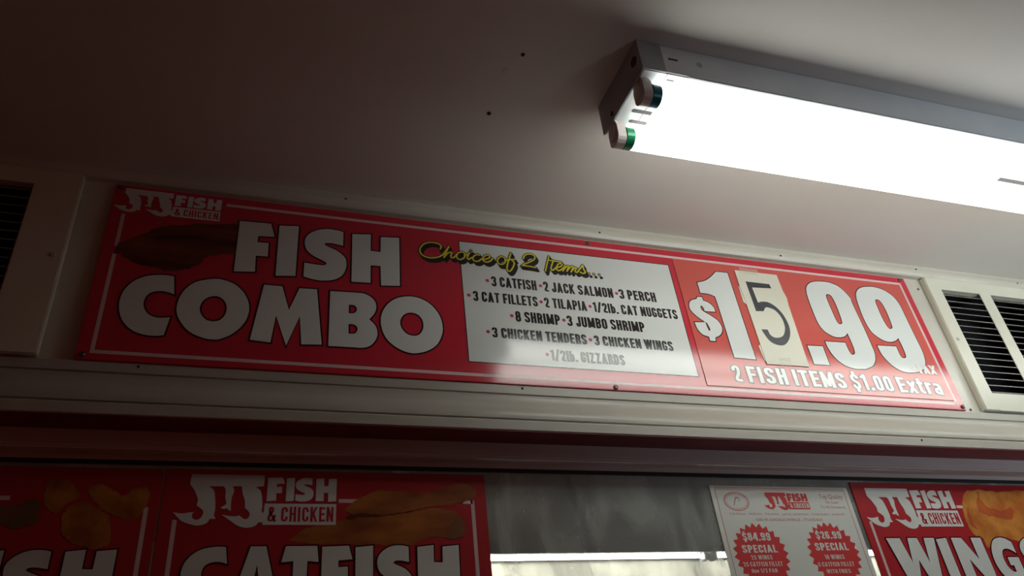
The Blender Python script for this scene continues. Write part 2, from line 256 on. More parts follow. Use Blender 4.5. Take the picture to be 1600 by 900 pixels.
# ------------------------------------------------------------ mesh building
def smooth_loop(pts, closed=True, n=5):
    """Catmull-Rom through the points; a third value of 1 keeps a point a sharp corner."""
    P = [Vector((p[0], p[1])) * 0.001 for p in pts]
    C = [len(p) > 2 and p[2] for p in pts]
    k = len(P)
    out = []
    for i in range(k if closed else k - 1):
        j = (i + 1) % k
        p1, p2 = P[i], P[j]
        if C[i] and C[j]:
            out.append(p1.copy()); continue
        p0 = P[i - 1] if (closed or i > 0) and not C[i] else p1 * 2 - p2
        p3 = P[(j + 1) % k] if (closed or j < k - 1) and not C[j] else p2 * 2 - p1
        for s in range(n):
            t = s / n
            out.append(0.5 * ((2 * p1) + (p2 - p0) * t + (2 * p0 - 5 * p1 + 4 * p2 - p3) * t * t + (3 * p1 - p0 - 3 * p2 + p3) * t ** 3))
    if not closed:
        out.append(P[-1].copy())
    return out

class MB:
    def __init__(self):
        self.v = []; self.f = []
    def add(self, vs, fs):
        o = len(self.v)
        self.v += [tuple(v) for v in vs]
        self.f += [tuple(i + o for i in f) for f in fs]
    def box(self, x0, x1, y0, y1, z0, z1):
        self.add([(x, y, z) for x in (x0, x1) for y in (y0, y1) for z in (z0, z1)],
                 [(0, 1, 3, 2), (4, 6, 7, 5), (0, 4, 5, 1), (2, 3, 7, 6), (0, 2, 6, 4), (1, 5, 7, 3)])
    def bevel_box(self, x0, x1, y0, y1, z0, z1, b=0.001):
        bm = bmesh.new()
        bmesh.ops.create_cube(bm, size=1)
        for v in bm.verts:
            v.co = Vector(((x0 + x1) / 2 + v.co.x * (x1 - x0), (y0 + y1) / 2 + v.co.y * (y1 - y0), (z0 + z1) / 2 + v.co.z * (z1 - z0)))
        bmesh.ops.bevel(bm, geom=bm.edges[:], offset=b, segments=2, affect='EDGES')
        bm.verts.index_update()
        self.add([v.co for v in bm.verts], [[v.index for v in f.verts] for f in bm.faces])
        bm.free()
    def extrude_x(self, prof, x0, x1):
        """A (y, z) outline, run along x."""
        k = len(prof)
        vs = [(x, p[0], p[1]) for x in (x0, x1) for p in prof]
        fs = [(i, (i + 1) % k, k + (i + 1) % k, k + i) for i in range(k)]
        fs += [tuple(range(k))[::-1], tuple(range(k, 2 * k))]
        self.add(vs, fs)
    def tube_x(self, x0, x1, y, z, r, n=28, round_end=0.0):
        rings = [(x0, r), (x1, r)]
        if round_end:
            rings = [(x0, r * 0.75), (x0 + round_end, r), (x1 - round_end, r), (x1, r * 0.75)]
        vs = [(x, y + rr * math.cos(2 * math.pi * i / n), z + rr * math.sin(2 * math.pi * i / n)) for x, rr in rings for i in range(n)]
        fs = []
        for q in range(len(rings) - 1):
            fs += [(q * n + i, q * n + (i + 1) % n, (q + 1) * n + (i + 1) % n, (q + 1) * n + i) for i in range(n)]
        fs += [tuple(range(n))[::-1], tuple(range((len(rings) - 1) * n, len(rings) * n))]
        self.add(vs, fs)
    def dome_y(self, x, y, z, r, h, n=14):
        """A screw head on a surface that faces -y."""
        vs = []
        for rr, hh in ((r, 0), (r * 0.95, h * 0.55), (r * 0.6, h), (r * 0.25, h * 0.9)):
            vs += [(x + rr * math.cos(2 * math.pi * i / n), y - hh, z + rr * math.sin(2 * math.pi * i / n)) for i in range(n)]
        fs = [(q * n + i, q * n + (i + 1) % n, (q + 1) * n + (i + 1) % n, (q + 1) * n + i) for q in range(3) for i in range(n)]
        fs += [tuple(range(3 * n, 4 * n))]
        self.add(vs, fs)
    def dome_z(self, x, y, z, r, h, n=12):
        """The same on a ceiling."""
        vs = []
        for rr, hh in ((r, 0), (r * 0.95, h * 0.55), (r * 0.6, h), (r * 0.25, h * 0.9)):
            vs += [(x + rr * math.cos(2 * math.pi * i / n), y + rr * math.sin(2 * math.pi * i / n), z - hh) for i in range(n)]
        fs = [(q * n + (i + 1) % n, q * n + i, (q + 1) * n + i, (q + 1) * n + (i + 1) % n) for q in range(3) for i in range(n)]
        fs += [tuple(range(3 * n, 4 * n))[::-1]]
        self.add(vs, fs)
    def fill(self, loops, y, thick=0.0):
        """Flat area (holes allowed) bounded by (x, z) loops, facing -y."""
        cu = bpy.data.curves.new('tmp', 'CURVE')
        cu.dimensions = '2D'
        cu.fill_mode = 'BOTH' if thick else 'FRONT'
        cu.extrude = thick / 2
        for lp in loops:
            s = cu.splines.new('POLY')
            s.points.add(len(lp) - 1)
            for p, q in zip(s.points, lp):
                p.co = (q[0], q[1], 0, 1)
            s.use_cyclic_u = True
        o = bpy.data.objects.new('tmp', cu)
        me = bpy.data.meshes.new_from_object(o)
        vs = [(v.co.x, y - v.co.z, v.co.y) for v in me.vertices]
        fs = [tuple(p.vertices) for p in me.polygons]
        # face the room
        fix = []
        for f in fs:
            a, b, c = (Vector(vs[i]) for i in f[:3])
            fix.append(f[::-1] if not thick and (b - a).cross(c - a).y > 0 else f)
        self.add(vs, fix)
        bpy.data.objects.remove(o); bpy.data.meshes.remove(me); bpy.data.curves.remove(cu)
    def ribbon(self, pts, w, y, closed=False, cap=False, limit=2.2):
        """A line of width w along (x, z) points, flat at y."""
        Q = []
        for p in pts:
            p = Vector((p[0], p[1]))
            if not Q or (p - Q[-1]).length > 1e-6:
                Q.append(p)
        if closed and (Q[0] - Q[-1]).length < 1e-6:
            Q.pop()
        k = len(Q)
        L, Rr = [], []
        for i in range(k):
            a = Q[i - 1] if closed or i > 0 else None
            b = Q[(i + 1) % k] if closed or i < k - 1 else None
            d1 = (Q[i] - a).normalized() if a is not None else (b - Q[i]).normalized()
            d2 = (b - Q[i]).normalized() if b is not None else d1
            n1 = Vector((-d1.y, d1.x)); n2 = Vector((-d2.y, d2.x))
            m = n1 + n2
            m = n1 if m.length < 1e-4 else m.normalized()
            s = min(limit, 1.0 / max(0.05, m.dot(n1)))
            L.append(Q[i] + m * (w / 2 * s)); Rr.append(Q[i] - m * (w / 2 * s))
        vs = [(p.x, y, p.y) for p in L] + [(p.x, y, p.y) for p in Rr]
        fs = [(i, (i + 1) % k, k + (i + 1) % k, k + i) for i in range(k if closed else k - 1)]
        self.add(vs, fs)
        if cap:
            for q in (Q[0], Q[-1]):
                self.disc(q.x, q.y, w / 2, y - 0.00001)
    def disc(self, x, z, r, y, n=16, rz=None):
        rz = rz or r
        self.add([(x + r * math.cos(2 * math.pi * i / n), y, z + rz * math.sin(2 * math.pi * i / n)) for i in range(n)], [tuple(range(n))])
    def build(self, name, material, parent=None, smooth=False):
        me = bpy.data.meshes.new(name)
        off = Vector(parent['_at']) if parent is not None else Vector((0, 0, 0))
        me.from_pydata([Vector(v) - off for v in self.v], [], self.f)
        me.validate()
        bm = bmesh.new(); bm.from_mesh(me)
        if any(abs(v.co.y - bm.verts[0].co.y) > 0.0006 for v in (bm.verts.ensure_lookup_table() or bm.verts)):
            bmesh.ops.recalc_face_normals(bm, faces=bm.faces[:])
        bm.to_mesh(me); bm.free()
        me.materials.append(M[material])
        if smooth:
            for p in me.polygons:
                p.use_smooth = True
            me.set_sharp_from_angle(angle=math.radians(35))
        o = bpy.data.objects.new(name, me)
        COL.objects.link(o)
        if parent is not None:
            o.parent = parent
            o['_at'] = tuple(off)
        else:
            o.location.z = EYE
            o['_at'] = (0, 0, 0)
        return o

def thing(name, at, label, cat, group=None):
    o = bpy.data.objects.new(name, None)
    COL.objects.link(o)
    o.location = Vector(at) + Vector((0, 0, EYE))
    o.empty_display_size = 0.05
    o['_at'] = tuple(at)
    o['label'] = label; o['category'] = cat
    if group:
        o['group'] = group
    return o
def structure(o, label):
    o['kind'] = 'structure'; o['label'] = label
    return o

# ------------------------------------------------------------ lettering
T = 0.225
def rounded(path, r, closed=False):
    """Replace the corners of a path by arcs of radius r."""
    P = [Vector(p) for p in path]
    k = len(P)
    out = []
    for i in range(k):
        if not closed and i in (0, k - 1):
            out.append(P[i]); continue
        a, p, b = P[i - 1], P[i], P[(i + 1) % k]
        u, w = a - p, b - p
        lim = 0.5
        ra = min(r, u.length * (lim if closed or i - 1 > 0 else 0.98)); rb = min(r, w.length * (lim if closed or i + 1 < k - 1 else 0.98))
        rr = min(ra, rb)
        s, e = p + u.normalized() * rr, p + w.normalized() * rr
        for q in range(7):
            t = q / 6
            out.append(s * (1 - t) ** 2 + p * (2 * t * (1 - t)) + e * t * t)
    return out
def glyph(ch):
    """Bold condensed letter as strokes: (width, [(path, radius, closed)])."""
    t = T; h = t / 2; w = 0.52; l, r, b, tp = h, w - h, h, 1 - h; m = 0.5
    g = {
        '0': (w, [([(l, b), (r, b), (r, tp), (l, tp)], .3, 1)]),
        '1': (.36, [([(.36 - h, 0), (.36 - h, 1)], 0, 0), ([(.02, .78), (.36 - h, .86)], 0, 0)]),
        '2': (w, [([(l, .66), (l, tp), (r, tp), (r, .56), (l + .01, b), (w, b)], .22, 0)]),
        '3': (w, [([(l, .7), (l, tp), (r, tp), (r, .53), (.2, .53)], .2, 0), ([(.2, .53), (r, .53), (r, b), (l, b), (l, .3)], .2, 0)]),
        '4': (w, [([(.4, 0), (.4, 1)], 0, 0), ([(.34, .95), (.06, .3), (w, .3)], .02, 0)]),
        '5': (w, [([(w - .02, tp), (l + .02, tp), (l, .52), (l + .1, .58), (r, .6), (r, b), (l, b), (l, .3)], .18, 0)]),
        '6': (w, [([(r, .7), (r, tp), (l, tp), (l, b), (r, b), (r, .56), (l, .56)], .22, 0)]),
        '8': (w, [([(l, b), (r, b), (r, .52), (l, .52)], .2, 1), ([(l + .01, .52), (r - .01, .52), (r - .01, tp), (l + .01, tp)], .2, 1)]),
        '9': (w, [([(l, .3), (l, b), (r, b), (r, tp), (l, tp), (l, .44), (r, .44)], .22, 0)]),
        'A': (.6, [([(h, 0), (.3, 1.0)], 0, 0), ([(.6 - h, 0), (.3, 1.0)], 0, 0), ([(.15, .28), (.45, .28)], 0, 0)]),
        'B': (w, [([(l, 0), (l, 1)], 0, 0), ([(l, tp), (r, tp), (r, .53), (l, .53)], .2, 0), ([(l, .53), (r, .53), (r, b), (l, b)], .2, 0)]),
        'C': (w, [([(r, .64), (r, tp), (l, tp), (l, b), (r, b), (r, .36)], .26, 0)]),
        'D': (w, [([(l, 0), (l, 1)], 0, 0), ([(l, tp), (r, tp), (r, b), (l, b)], .24, 0)]),
        'E': (.46, [([(l, 0), (l, 1)], 0, 0), ([(l, tp), (.46, tp)], 0, 0), ([(l, .51), (.43, .51)], 0, 0), ([(l, b), (.46, b)], 0, 0)]),
        'F': (.45, [([(l, 0), (l, 1)], 0, 0), ([(l, tp), (.45, tp)], 0, 0), ([(l, .49), (.42, .49)], 0, 0)]),
        'G': (w, [([(r, .66), (r, tp), (l, tp), (l, b), (r, b), (r, .46), (.27, .46)], .26, 0)]),
        'H': (w, [([(l, 0), (l, 1)], 0, 0), ([(r, 0), (r, 1)], 0, 0), ([(l, .52), (r, .52)], 0, 0)]),
        'I': (t, [([(l, 0), (l, 1)], 0, 0)]),
        'J': (.46, [([(.36, 1), (.36, b), (l, b), (l, .36)], .22, 0)]),
        'K': (.56, [([(l, 0), (l, 1)], 0, 0), ([(l + .02, .36), (.46, 1)], 0, 0), ([(.22, .56), (.46, 0)], 0, 0)]),
        'L': (.45, [([(l, 1), (l, b), (.45, b)], 0, 0)]),
        'M': (.7, [([(l, 0), (l, 1)], 0, 0), ([(.7 - l, 0), (.7 - l, 1)], 0, 0), ([(l, 1.02), (.36, .1)], 0, 0), ([(.7 - l, 1.02), (.34, .1)], 0, 0)]),
        'N': (.56, [([(l, 0), (l, 1)], 0, 0), ([(.56 - l, 0), (.56 - l, 1)], 0, 0), ([(l, 1.02), (.56 - l, -.02)], 0, 0)]),
        'O': (w, [([(l, b), (r, b), (r, tp), (l, tp)], .26, 1)]),
        'P': (w, [([(l, 0), (l, 1)], 0, 0), ([(l, tp), (r, tp), (r, .45), (l, .45)], .22, 0)]),
        'R': (w, [([(l, 0), (l, 1)], 0, 0), ([(l, tp), (r, tp), (r, .48), (l, .48)], .22, 0), ([(.3, .5), (r, .34), (r, 0)], .12, 0)]),
        'S': (w, [([(r, .69), (r, tp), (l, tp), (l, .58), (r, .42), (r, b), (l, b), (l, .31)], .24, 0)]),
        'T': (.5, [([(0, tp), (.5, tp)], 0, 0), ([(.25, 0), (.25, 1)], 0, 0)]),
        'U': (w, [([(l, 1), (l, b), (r, b), (r, 1)], .26, 0)]),
        'V': (.56, [([(.1, 1.05), (.29, -.03)], 0, 0), ([(.46, 1.05), (.27, -.03)], 0, 0)]),
        'W': (.82, [([(.08, 1.05), (.25, -.03)], 0, 0), ([(.41, 1.0), (.23, -.03)], 0, 0), ([(.41, 1.0), (.59, -.03)], 0, 0), ([(.74, 1.05), (.57, -.03)], 0, 0)]),
        'X': (.56, [([(.08, 0), (.48, 1)], 0, 0), ([(.08, 1), (.48, 0)], 0, 0)]),
        'Z': (w, [([(.02, tp), (w - .02, tp)], 0, 0), ([(r, 1.0), (l, 0)], 0, 0), ([(.02, b), (w, b)], 0, 0)]),
        'l': (t, [([(l, 0), (l, 1)], 0, 0)]),
        'b': (.48, [([(l, 0), (l, 1)], 0, 0), ([(l, .66), (.38, .66), (.38, b), (l, b)], .2, 0)]),
        'n': (.46, [([(l, 0), (l, .75)], 0, 0), ([(l, .65), (.36, .65), (.36, 0)], .2, 0)]),
        'e': (.48, [([(l, .38), (.38, .38), (.38, .65), (l, .65), (l, b), (.42, b)], .18, 0)]),
        'x': (.5, [([(.08, 0), (.42, .75)], 0, 0), ([(.08, .75), (.42, 0)], 0, 0)]),
        't': (.34, [([(.14, .98), (.14, b), (.34, b)], .15, 0), ([(0, .68), (.34, .68)], 0, 0)]),
        'r': (.36, [([(l, 0), (l, .75)], 0, 0), ([(l, .45), (l, .66), (.36, .66)], .15, 0)]),
        'a': (.48, [([(.06, .66), (.38, .66), (.38, 0)], .18, 0), ([(.38, .4), (l, .38), (l, b), (.38, b)], .15, 0)]),
        '.': (t, [([(l, 0), (l, .2)], 0, 0)]),
        '/': (.46, [([(.08, -.02), (.38, 1.02)], 0, 0)]),
        '$': (w, [([(r, .69), (r, tp - .02), (l, tp - .02), (l, .58), (r, .42), (r, b + .02), (l, b + .02), (l, .31)], .24, 0), ([(.26, .88), (.26, 1.12)], 0, 0), ([(.26, -.12), (.26, .12)], 0, 0)]),
        '&': (.62, [([(.58, 0), (.16, .68), (.16, .9), (.38, .9), (.38, .68), (h, .4), (h, b), (.42, b), (.56, .45)], .14, 0)]),
        '+': (.4, [([(0, .45), (.4, .45)], 0, 0), ([(.2, .25), (.2, .65)], 0, 0)]),
        '=': (.4, [([(0, .3), (.4, .3)], 0, 0), ([(0, .62), (.4, .62)], 0, 0)]),
    }
    return g[ch]
THIN = 1.35                                  # stems are this much heavier than crossbars
def stroke(path, r, closed, t, clip=True):
    p = rounded(path, r, closed) if r else [Vector(q) for q in path]
    tmp = MB(); tmp.ribbon([Vector((q.x, q.y * THIN)) for q in p], t, 0.0, closed=bool(closed), limit=1.5)
    hs = [.5 + (v[2] / THIN - .5) * 1.06 for v in tmp.v]
    if clip:
        hs = [min(1.0, max(0.0, q)) for q in hs]
    return [(v[0], q) for v, q in zip(tmp.v, hs)], tmp.f
def letters(mb, s, x0, x1, z, cap, y, t=T, gap=0.085, space=0.26):
    """Bold lettering from x0 to x1 on the baseline z, capitals cap high (metres)."""
    tot = 0.0
    for c in s:
        tot += space if c == ' ' else glyph(c)[0] + gap
    tot -= gap
    k = (x1 - x0) / tot
    x = 0.0
    sub = 0
    for c in s:
        if c == ' ':
            x += space; continue
        w, strokes = glyph(c)
        for path, r, closed in strokes:
            # the strokes are laid in unit space, then squeezed to the wanted width and height
            vs, fs = stroke(path, r, closed, t, c not in '$/')
            mb.add([(x0 + (x + v[0]) * k, y - sub * 0.000012, z + v[1] * cap) for v in vs], fs)
            sub = (sub + 1) % 5
        x += w + gap
def halo(mb, s, x0, x1, z, cap, y, e, gap=0.1, space=0.3, t=T):
    """The same lettering, every stroke widened by e on all sides: an outline to lie behind."""
    tot = sum(space if c == ' ' else glyph(c)[0] + gap for c in s) - gap
    k = (x1 - x0) / tot
    x = 0.0
    sub = 0
    for c in s:
        if c == ' ':
            x += space; continue
        w, strokes = glyph(c)
        for path, r, closed in strokes:
            vs, fs = stroke(path, r, closed, t, c not in '$/')
            n = len(vs) // 2
            L = [(x0 + (x + v[0]) * k, z + v[1] * cap) for v in vs[:n]]
            Rr = [(x0 + (x + v[0]) * k, z + v[1] * cap) for v in vs[n:]]
            edge = L + Rr[::-1]
            if closed:
                mb.ribbon(L, 2 * e, y - sub * 0.000012, closed=True); mb.ribbon(Rr, 2 * e, y - sub * 0.000012 - 0.000004, closed=True)
            else:
                mb.ribbon(edge, 2 * e, y - sub * 0.000012, closed=True)
            sub = (sub + 1) % 5
        x += w + gap
def plain_text(mb, s, x0, x1, z, cap, y):
    """Thin lettering in Blender's own built-in font, fitted to x0..x1."""
    cu = bpy.data.curves.new('tmp', 'FONT'); cu.body = s; cu.fill_mode = 'FRONT'
    o = bpy.data.objects.new('tmp', cu)
    me = bpy.data.meshes.new_from_object(o)
    xs = [v.co.x for v in me.vertices]
    k = (x1 - x0) / (max(xs) - min(xs)); mn = min(xs)
    kz = cap / 0.7
    mb.add([(x0 + (v.co.x - mn) * k, y, z + v.co.y * kz) for v in me.vertices], [tuple(p.vertices) for p in me.polygons])
    bpy.data.objects.remove(o); bpy.data.meshes.remove(me); bpy.data.curves.remove(cu)

def loops(key):
    return [smooth_loop(l) for l in DATA[key]]
def crumbed(key, amp=0.0011):
    """A traced outline with the ragged edge of a fried crust."""
    return [[p + Vector((random.uniform(-amp, amp), random.uniform(-amp, amp))) for p in l] for l in loops(key)]
def bounds(lps):
    xs = [p[0] for l in lps for p in l]; zs = [p[1] for l in lps for p in l]
    return min(xs), max(xs), min(zs), max(zs)
def fit(lps, x0, x1, z0, z1):
    a, b, c, d = bounds(lps)
    return [[Vector((x0 + (p[0] - a) / (b - a) * (x1 - x0), z0 + (p[1] - c) / (d - c) * (z1 - z0))) for p in l] for l in lps]
LAYER = 0.00015

# heavy display capitals that the sign itself does not use, drawn in a unit box
EXTRA = {
    'A': [[(0, 0), (.33, 1), (.67, 1), (1, 0), (.66, 0), (.62, .17), (.38, .17), (.34, 0)], [(.44, .38), (.56, .38), (.50, .66)]],
    'T': [[(.10, 1), (.92, 1), (.97, .70), (.68, .72), (.66, 0), (.33, 0), (.31, .72), (0, .70)]],
    'W': [[(0, 1), (.28, 1), (.37, .45), (.44, 1), (.64, 1), (.72, .45), (.78, 1), (1, 1), (.84, 0), (.62, 0), (.51, .50), (.40, 0), (.18, 0)]],
    'N': [[(0, 1), (.34, 1), (.66, .50), (.66, 1), (1, 1), (1, 0), (.68, 0), (.34, .50), (.34, 0), (0, 0)]],
}
def g_loop():
    pts = [(990, 900), (760, 985), (520, 1000), (260, 930), (70, 740), (0, 500), (60, 260), (240, 80), (500, 0), (760, 10), (1000, 90, 1), (1000, 560, 1), (560, 560, 1), (560, 380, 1), (680, 380, 1), (680, 240, 1), (560, 250), (440, 340), (390, 500), (440, 660), (560, 740), (760, 740), (990, 650, 1)]
    pts[0] = (990, 900, 1)
    return [smooth_loop(pts)]
def heavy(ch):
    if ch in EXTRA:
        return [[Vector(p) for p in l] for l in EXTRA[ch]]
    if ch == 'G':
        return g_loop()
    return loops(ch)
def heavy_word(fill_mb, line_mb, spec, z0, z1, y, edge):
    for ch, x0, x1 in spec:
        lp = fit(heavy(ch), x0, x1, z0 - (0.004 if ch in 'SG' else 0), z1)
        fill_mb.fill(lp, y)
        if line_mb is not None:
            for l in lp:
                line_mb.ribbon(l, edge * 2, y + LAYER, closed=True)

def shop_logo(parent, ox, oz, sx, sz, y, main, cut, name='logo'):
    """The hooked double J with FISH over a boxed & CHICKEN; ox, oz = top left, sx, sz scale the size on the catfish poster."""
    bx, bz = -0.0464, 0.3336
    tr = lambda lp: [[Vector((ox + (p[0] - bx) * sx, oz + (p[1] - bz) * sz)) for p in l] for l in lp]
    mb = MB()
    mb.fill(tr(loops('jj')), y)
    for ch, x0, x1 in (('F', .0300, .0478), ('I', .0495, .0580), ('S', .0590, .0782), ('H', .0805, .1026)):
        mb.fill(tr(fit(loops(ch), x0, x1, .3060, .3325)), y)
    box = [[Vector((.0285, .3036)), Vector((.1025, .3036)), Vector((.1025, .2809)), Vector((.0275, .2809))]]
    mb.fill(tr(box), y - 0.00002)
    lo = mb.build(name, main, parent)
    t = MB()
    letters(t, '& CHICKEN', ox + (.0320 - bx) * sx, ox + (.1000 - bx) * sx, oz + (.2842 - bz) * sz, .0160 * sz, y - LAYER, t=.17)
    t.build('logo_lettering', cut, lo)
    return lo

# ============================================================ the setting
CEIL = 0.728
mb = MB(); mb.box(-2.2, 3.2, -2.6, 0.03, CEIL, CEIL + 0.05)
ceiling = structure(mb.build('ceiling', 'ceiling'), 'painted ceiling above the menu sign')
for i, (x, y, r, h) in enumerate(((.2501, -.1919, .0026, .0016), (.2615, -.2890, .0024, .0016))):
    mb = MB(); mb.dome_z(x, y, CEIL, r, h); mb.build('screw_hole', 'hole', ceiling)
mb = MB(); mb.dome_z(.2499, -.2609, CEIL, .005, .0012); mb.build('filler_spot', 'ceiling', ceiling)
mb = MB(); mb.box(-2.2, 3.2, -2.6, 1.6, -EYE - 0.05, -EYE)
structure(mb.build('floor', 'tile'), 'tiled floor')

mb = MB()
VX = ((-.4700, -.2250), (1.0960, 1.3410))
mb.box(-2.2, VX[0][0], .004, .03, .376, CEIL)
mb.box(VX[0][1], VX[1][0], .004, .03, .376, CEIL)
mb.box(VX[1][1], 3.2, .004, .03, .376, CEIL)
for a, b in VX:
    mb.box(a, b, .004, .03, .376, .466)
    mb.box(a, b, .004, .03, .690, CEIL)
wall = structure(mb.build('wall_front', 'wall'), 'cream fascia wall behind the menu sign')
mb = MB(); mb.dome_y(1.0711, .004, .6832, .0022, .0015); mb.dome_y(1.0620, .004, .4560, .0022, .0015)
mb.build('screw', 'screw', wall)
mb = MB(); mb.box(-2.2, 3.2, .016, .06, -EYE, -.30)
structure(mb.build('wall_below_window', 'wall'), 'wall below the serving window')

# cover moulding between ceiling and sign
prof = [(.004, .7035), (.0005, .7035), (-.003, .7045), (-.0045, .7065)]
prof += [(-.0045 + .0025 * math.sin(math.pi * i / 8) * -1, .7065 + i * .0019) for i in range(1, 9)]
prof += [(-.0035, CEIL), (.004, CEIL)]
mb = MB(); mb.extrude_x(prof, -2.2, 3.2)
trim = structure(mb.build('trim_1', 'wall', smooth=True), 'cream cover moulding along the ceiling')
for x, z in ((.1029, .7185), (.4793, .7149), (.8007, .7135), (1.0818, .7205), (1.3141, .7175)):
    mb = MB(); mb.dome_y(x * .993, -.0066, z - .0025, .0016, .0012, 8); mb.build('nail', 'hole', trim)

# casing under the sign: flat strip, groove, ogee band, groove, lower strip, maroon underside
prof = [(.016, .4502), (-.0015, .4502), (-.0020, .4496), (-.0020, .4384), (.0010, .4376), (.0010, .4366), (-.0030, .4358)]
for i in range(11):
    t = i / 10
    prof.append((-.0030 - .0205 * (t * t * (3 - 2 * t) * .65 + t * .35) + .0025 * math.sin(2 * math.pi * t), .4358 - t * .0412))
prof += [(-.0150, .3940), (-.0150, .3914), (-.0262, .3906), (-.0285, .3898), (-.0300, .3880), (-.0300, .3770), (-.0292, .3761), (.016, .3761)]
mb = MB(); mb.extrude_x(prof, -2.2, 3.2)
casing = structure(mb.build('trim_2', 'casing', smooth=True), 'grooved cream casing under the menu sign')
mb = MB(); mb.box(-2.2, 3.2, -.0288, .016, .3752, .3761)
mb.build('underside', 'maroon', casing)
for x, y, z, r in ((.3250, -.002, .4462, .0016), (-.1132, -.002, .4465, .0016), (-.0572, -.026, .3890, .0015), (.9010, -.030, .3850, .0015)):
    mb = MB(); mb.dome_y(x, y, z, r, .0012, 8); mb.build('nail', 'hole', casing)

# serving window: head of the frame, gasket, pane
mb = MB()
mb.extrude_x([(.030, .3752), (.005, .3752), (.005, .3600), (.0035, .3590), (.0035, .3560), (.0048, .3535), (.0085, .3530), (.0085, .3545), (.019, .3545), (.019, .3490), (.030, .3490)], -2.2, 3.2)
window = structure(mb.build('window_1', 'bronze', smooth=True), 'dark metal head of the serving window frame')
mb = MB(); mb.extrude_x([(.0034, .3560), (.0028, .3552), (.0030, .3540), (.0046, .3534), (.0046, .3560)], -2.2, 3.2); mb.build('frame_lip', 'lip', window, smooth=True)
mb = MB(); mb.box(-2.2, 3.2, .0190, .0198, .3440, .3490); mb.build('gasket', 'gasket', window)
mb = MB(); mb.box(-2.2, 3.2, .0200, .0240, -.30, .3500); mb.build('glass_pane', 'glass', window)

# ------------------------------------------------------------ the kitchen behind the glass
mb = MB(); mb.box(-1.6, 3.4, 1.13, 1.17, -EYE, .62)
structure(mb.build('wall_kitchen', 'kitchen_wall'), 'cream wall panel of the kitchen behind the glass')
hood = thing('exhaust_hood', (.9, 1.03, .5465), 'grey steel exhaust hood in the kitchen behind the glass', 'hood')
mb = MB(); mb.extrude_x([(1.03, .5465), (1.03, .5600), (1.05, .5640), (1.05, 1.10), (1.125, 1.10), (1.125, .62), (1.035, .62), (1.035, .5465)], -1.5, 3.3)
mb.build('canopy', 'hood', hood)
def kitchen_light(x0, x1, z, label):
    k = thing('kitchen_light', ((x0 + x1) / 2, 1.07, z), label, 'light', 'tube lights under the kitchen hood')
    mb = MB(); mb.bevel_box(x0 - .015, x1 + .015, 1.075, 1.10, z + .004, .6195, .002); mb.build('housing', 'fixture', k)
    for a, b in ((x0 - .015, x0), (x1, x1 + .015)):
        mb = MB(); mb.bevel_box(a, b, 1.052, 1.078, z - .011, z + .010, .002); mb.build('lamp_holder', 'endplate', k)
    mb = MB(); mb.tube_x(x0, x1, 1.062, z, .0048, 20); mb.build('tube', 'ktube', k, smooth=True)
kitchen_light(.20, 1.205, .5440, 'long lit tube under the hood between catfish poster and white flyer')
kitchen_light(1.245, 2.30, .5440, 'lit tube seen between the white flyer and the wings poster')

# ============================================================ fluorescent ceiling light
FX0, FX1, FY0, FY1, FZ = .3796, 1.5826, -.3389, -.2321, .6817
lamp = thing('fluorescent_light', ((FX0 + FX1) / 2, (FY0 + FY1) / 2, CEIL), 'white two tube fluorescent strip light fixed to the ceiling', 'light')
mb = MB(); mb.bevel_box(FX0 + .0012, FX1 - .0012, FY0, FY1, FZ, CEIL, .0016)
mb.build('channel', 'fixture', lamp, smooth=True)
for a, b in ((FX0, FX0 + .0012), (FX1 - .0012, FX1)):
    mb = MB(); mb.extrude_x([(FY0 - .001, CEIL), (FY0 - .001, FZ + .0005), (FY0 + .002, FZ - .0015), (FY1 - .002, FZ - .0015), (FY1 + .001, FZ + .0005), (FY1 + .001, CEIL)], a, b)
    ep = mb.build('end_plate', 'endplate', lamp)
    s = -1 if a == FX0 else 1
    mb = MB(); mb.tube_x(*sorted((a if s < 0 else b, (a if s < 0 else b) + s * .0006)), -.326, .706, .0065, 18); mb.build('knockout', 'slot', ep)
    mb = MB(); mb.tube_x(*sorted((a if s < 0 else b, (a if s < 0 else b) + s * .0006)), -.2595, .690, .0035, 18); mb.build('knockout', 'slot', ep)
# sleeve that laps the left end of the channel, and the shallow V of the ballast cover
mb = MB(); mb.extrude_x([(FY0 - .0010, CEIL - .001), (FY0 - .0010, FZ), (FY0 - .0002, FZ), (FY0 - .0002, CEIL - .001)], FX0 + .0012, .4092)
mb.build('end_sleeve', 'endplate', lamp)
mb = MB(); mb.extrude_x([(-.3387, FZ), (-.3379, FZ - .0006), (-.2980, FZ - .0062), (-.2735, FZ - .0062), (-.2331, FZ - .0006), (-.2323, FZ)], .4368, 1.5253)
cover = mb.build('ballast_cover', 'fixture', lamp, smooth=True)
mb = MB(); mb.box(.9564, 1.0156, -.2800, -.2735, FZ - .0066, FZ - .0060); mb.build('slot', 'slot', cover)
for a, b, y in ((.3954, .4210, -.2774), (.3993, .4225, -.2607)):
    mb = MB()
    n = 8
    pts = [(a + .0025 - .0025 * math.sin(math.pi * i / n), y + .0025 * math.cos(math.pi * i / n)) for i in range(n + 1)] + [(b, y - .0025), (b, y + .0025)]
    k = len(pts)
    mb.add([(p[0], p[1], FZ - .0004) for p in pts] + [(p[0], p[1], FZ + .002) for p in pts], [tuple(range(k))[::-1], tuple(range(k, 2 * k))] + [(i, (i + 1) % k, k + (i + 1) % k, k + i) for i in range(k)])
    mb.build('slot', 'slot', lamp)
mb = MB(); mb.box(.4166, .4284, FY0 - .0005, FY0 + .001, .7052, .7075); mb.build('slot', 'slot', lamp)
mb = MB(); mb.box(.4141, .4230, -.3306, -.3286, FZ - .0005, FZ + .001); mb.build('slot', 'slot', lamp)
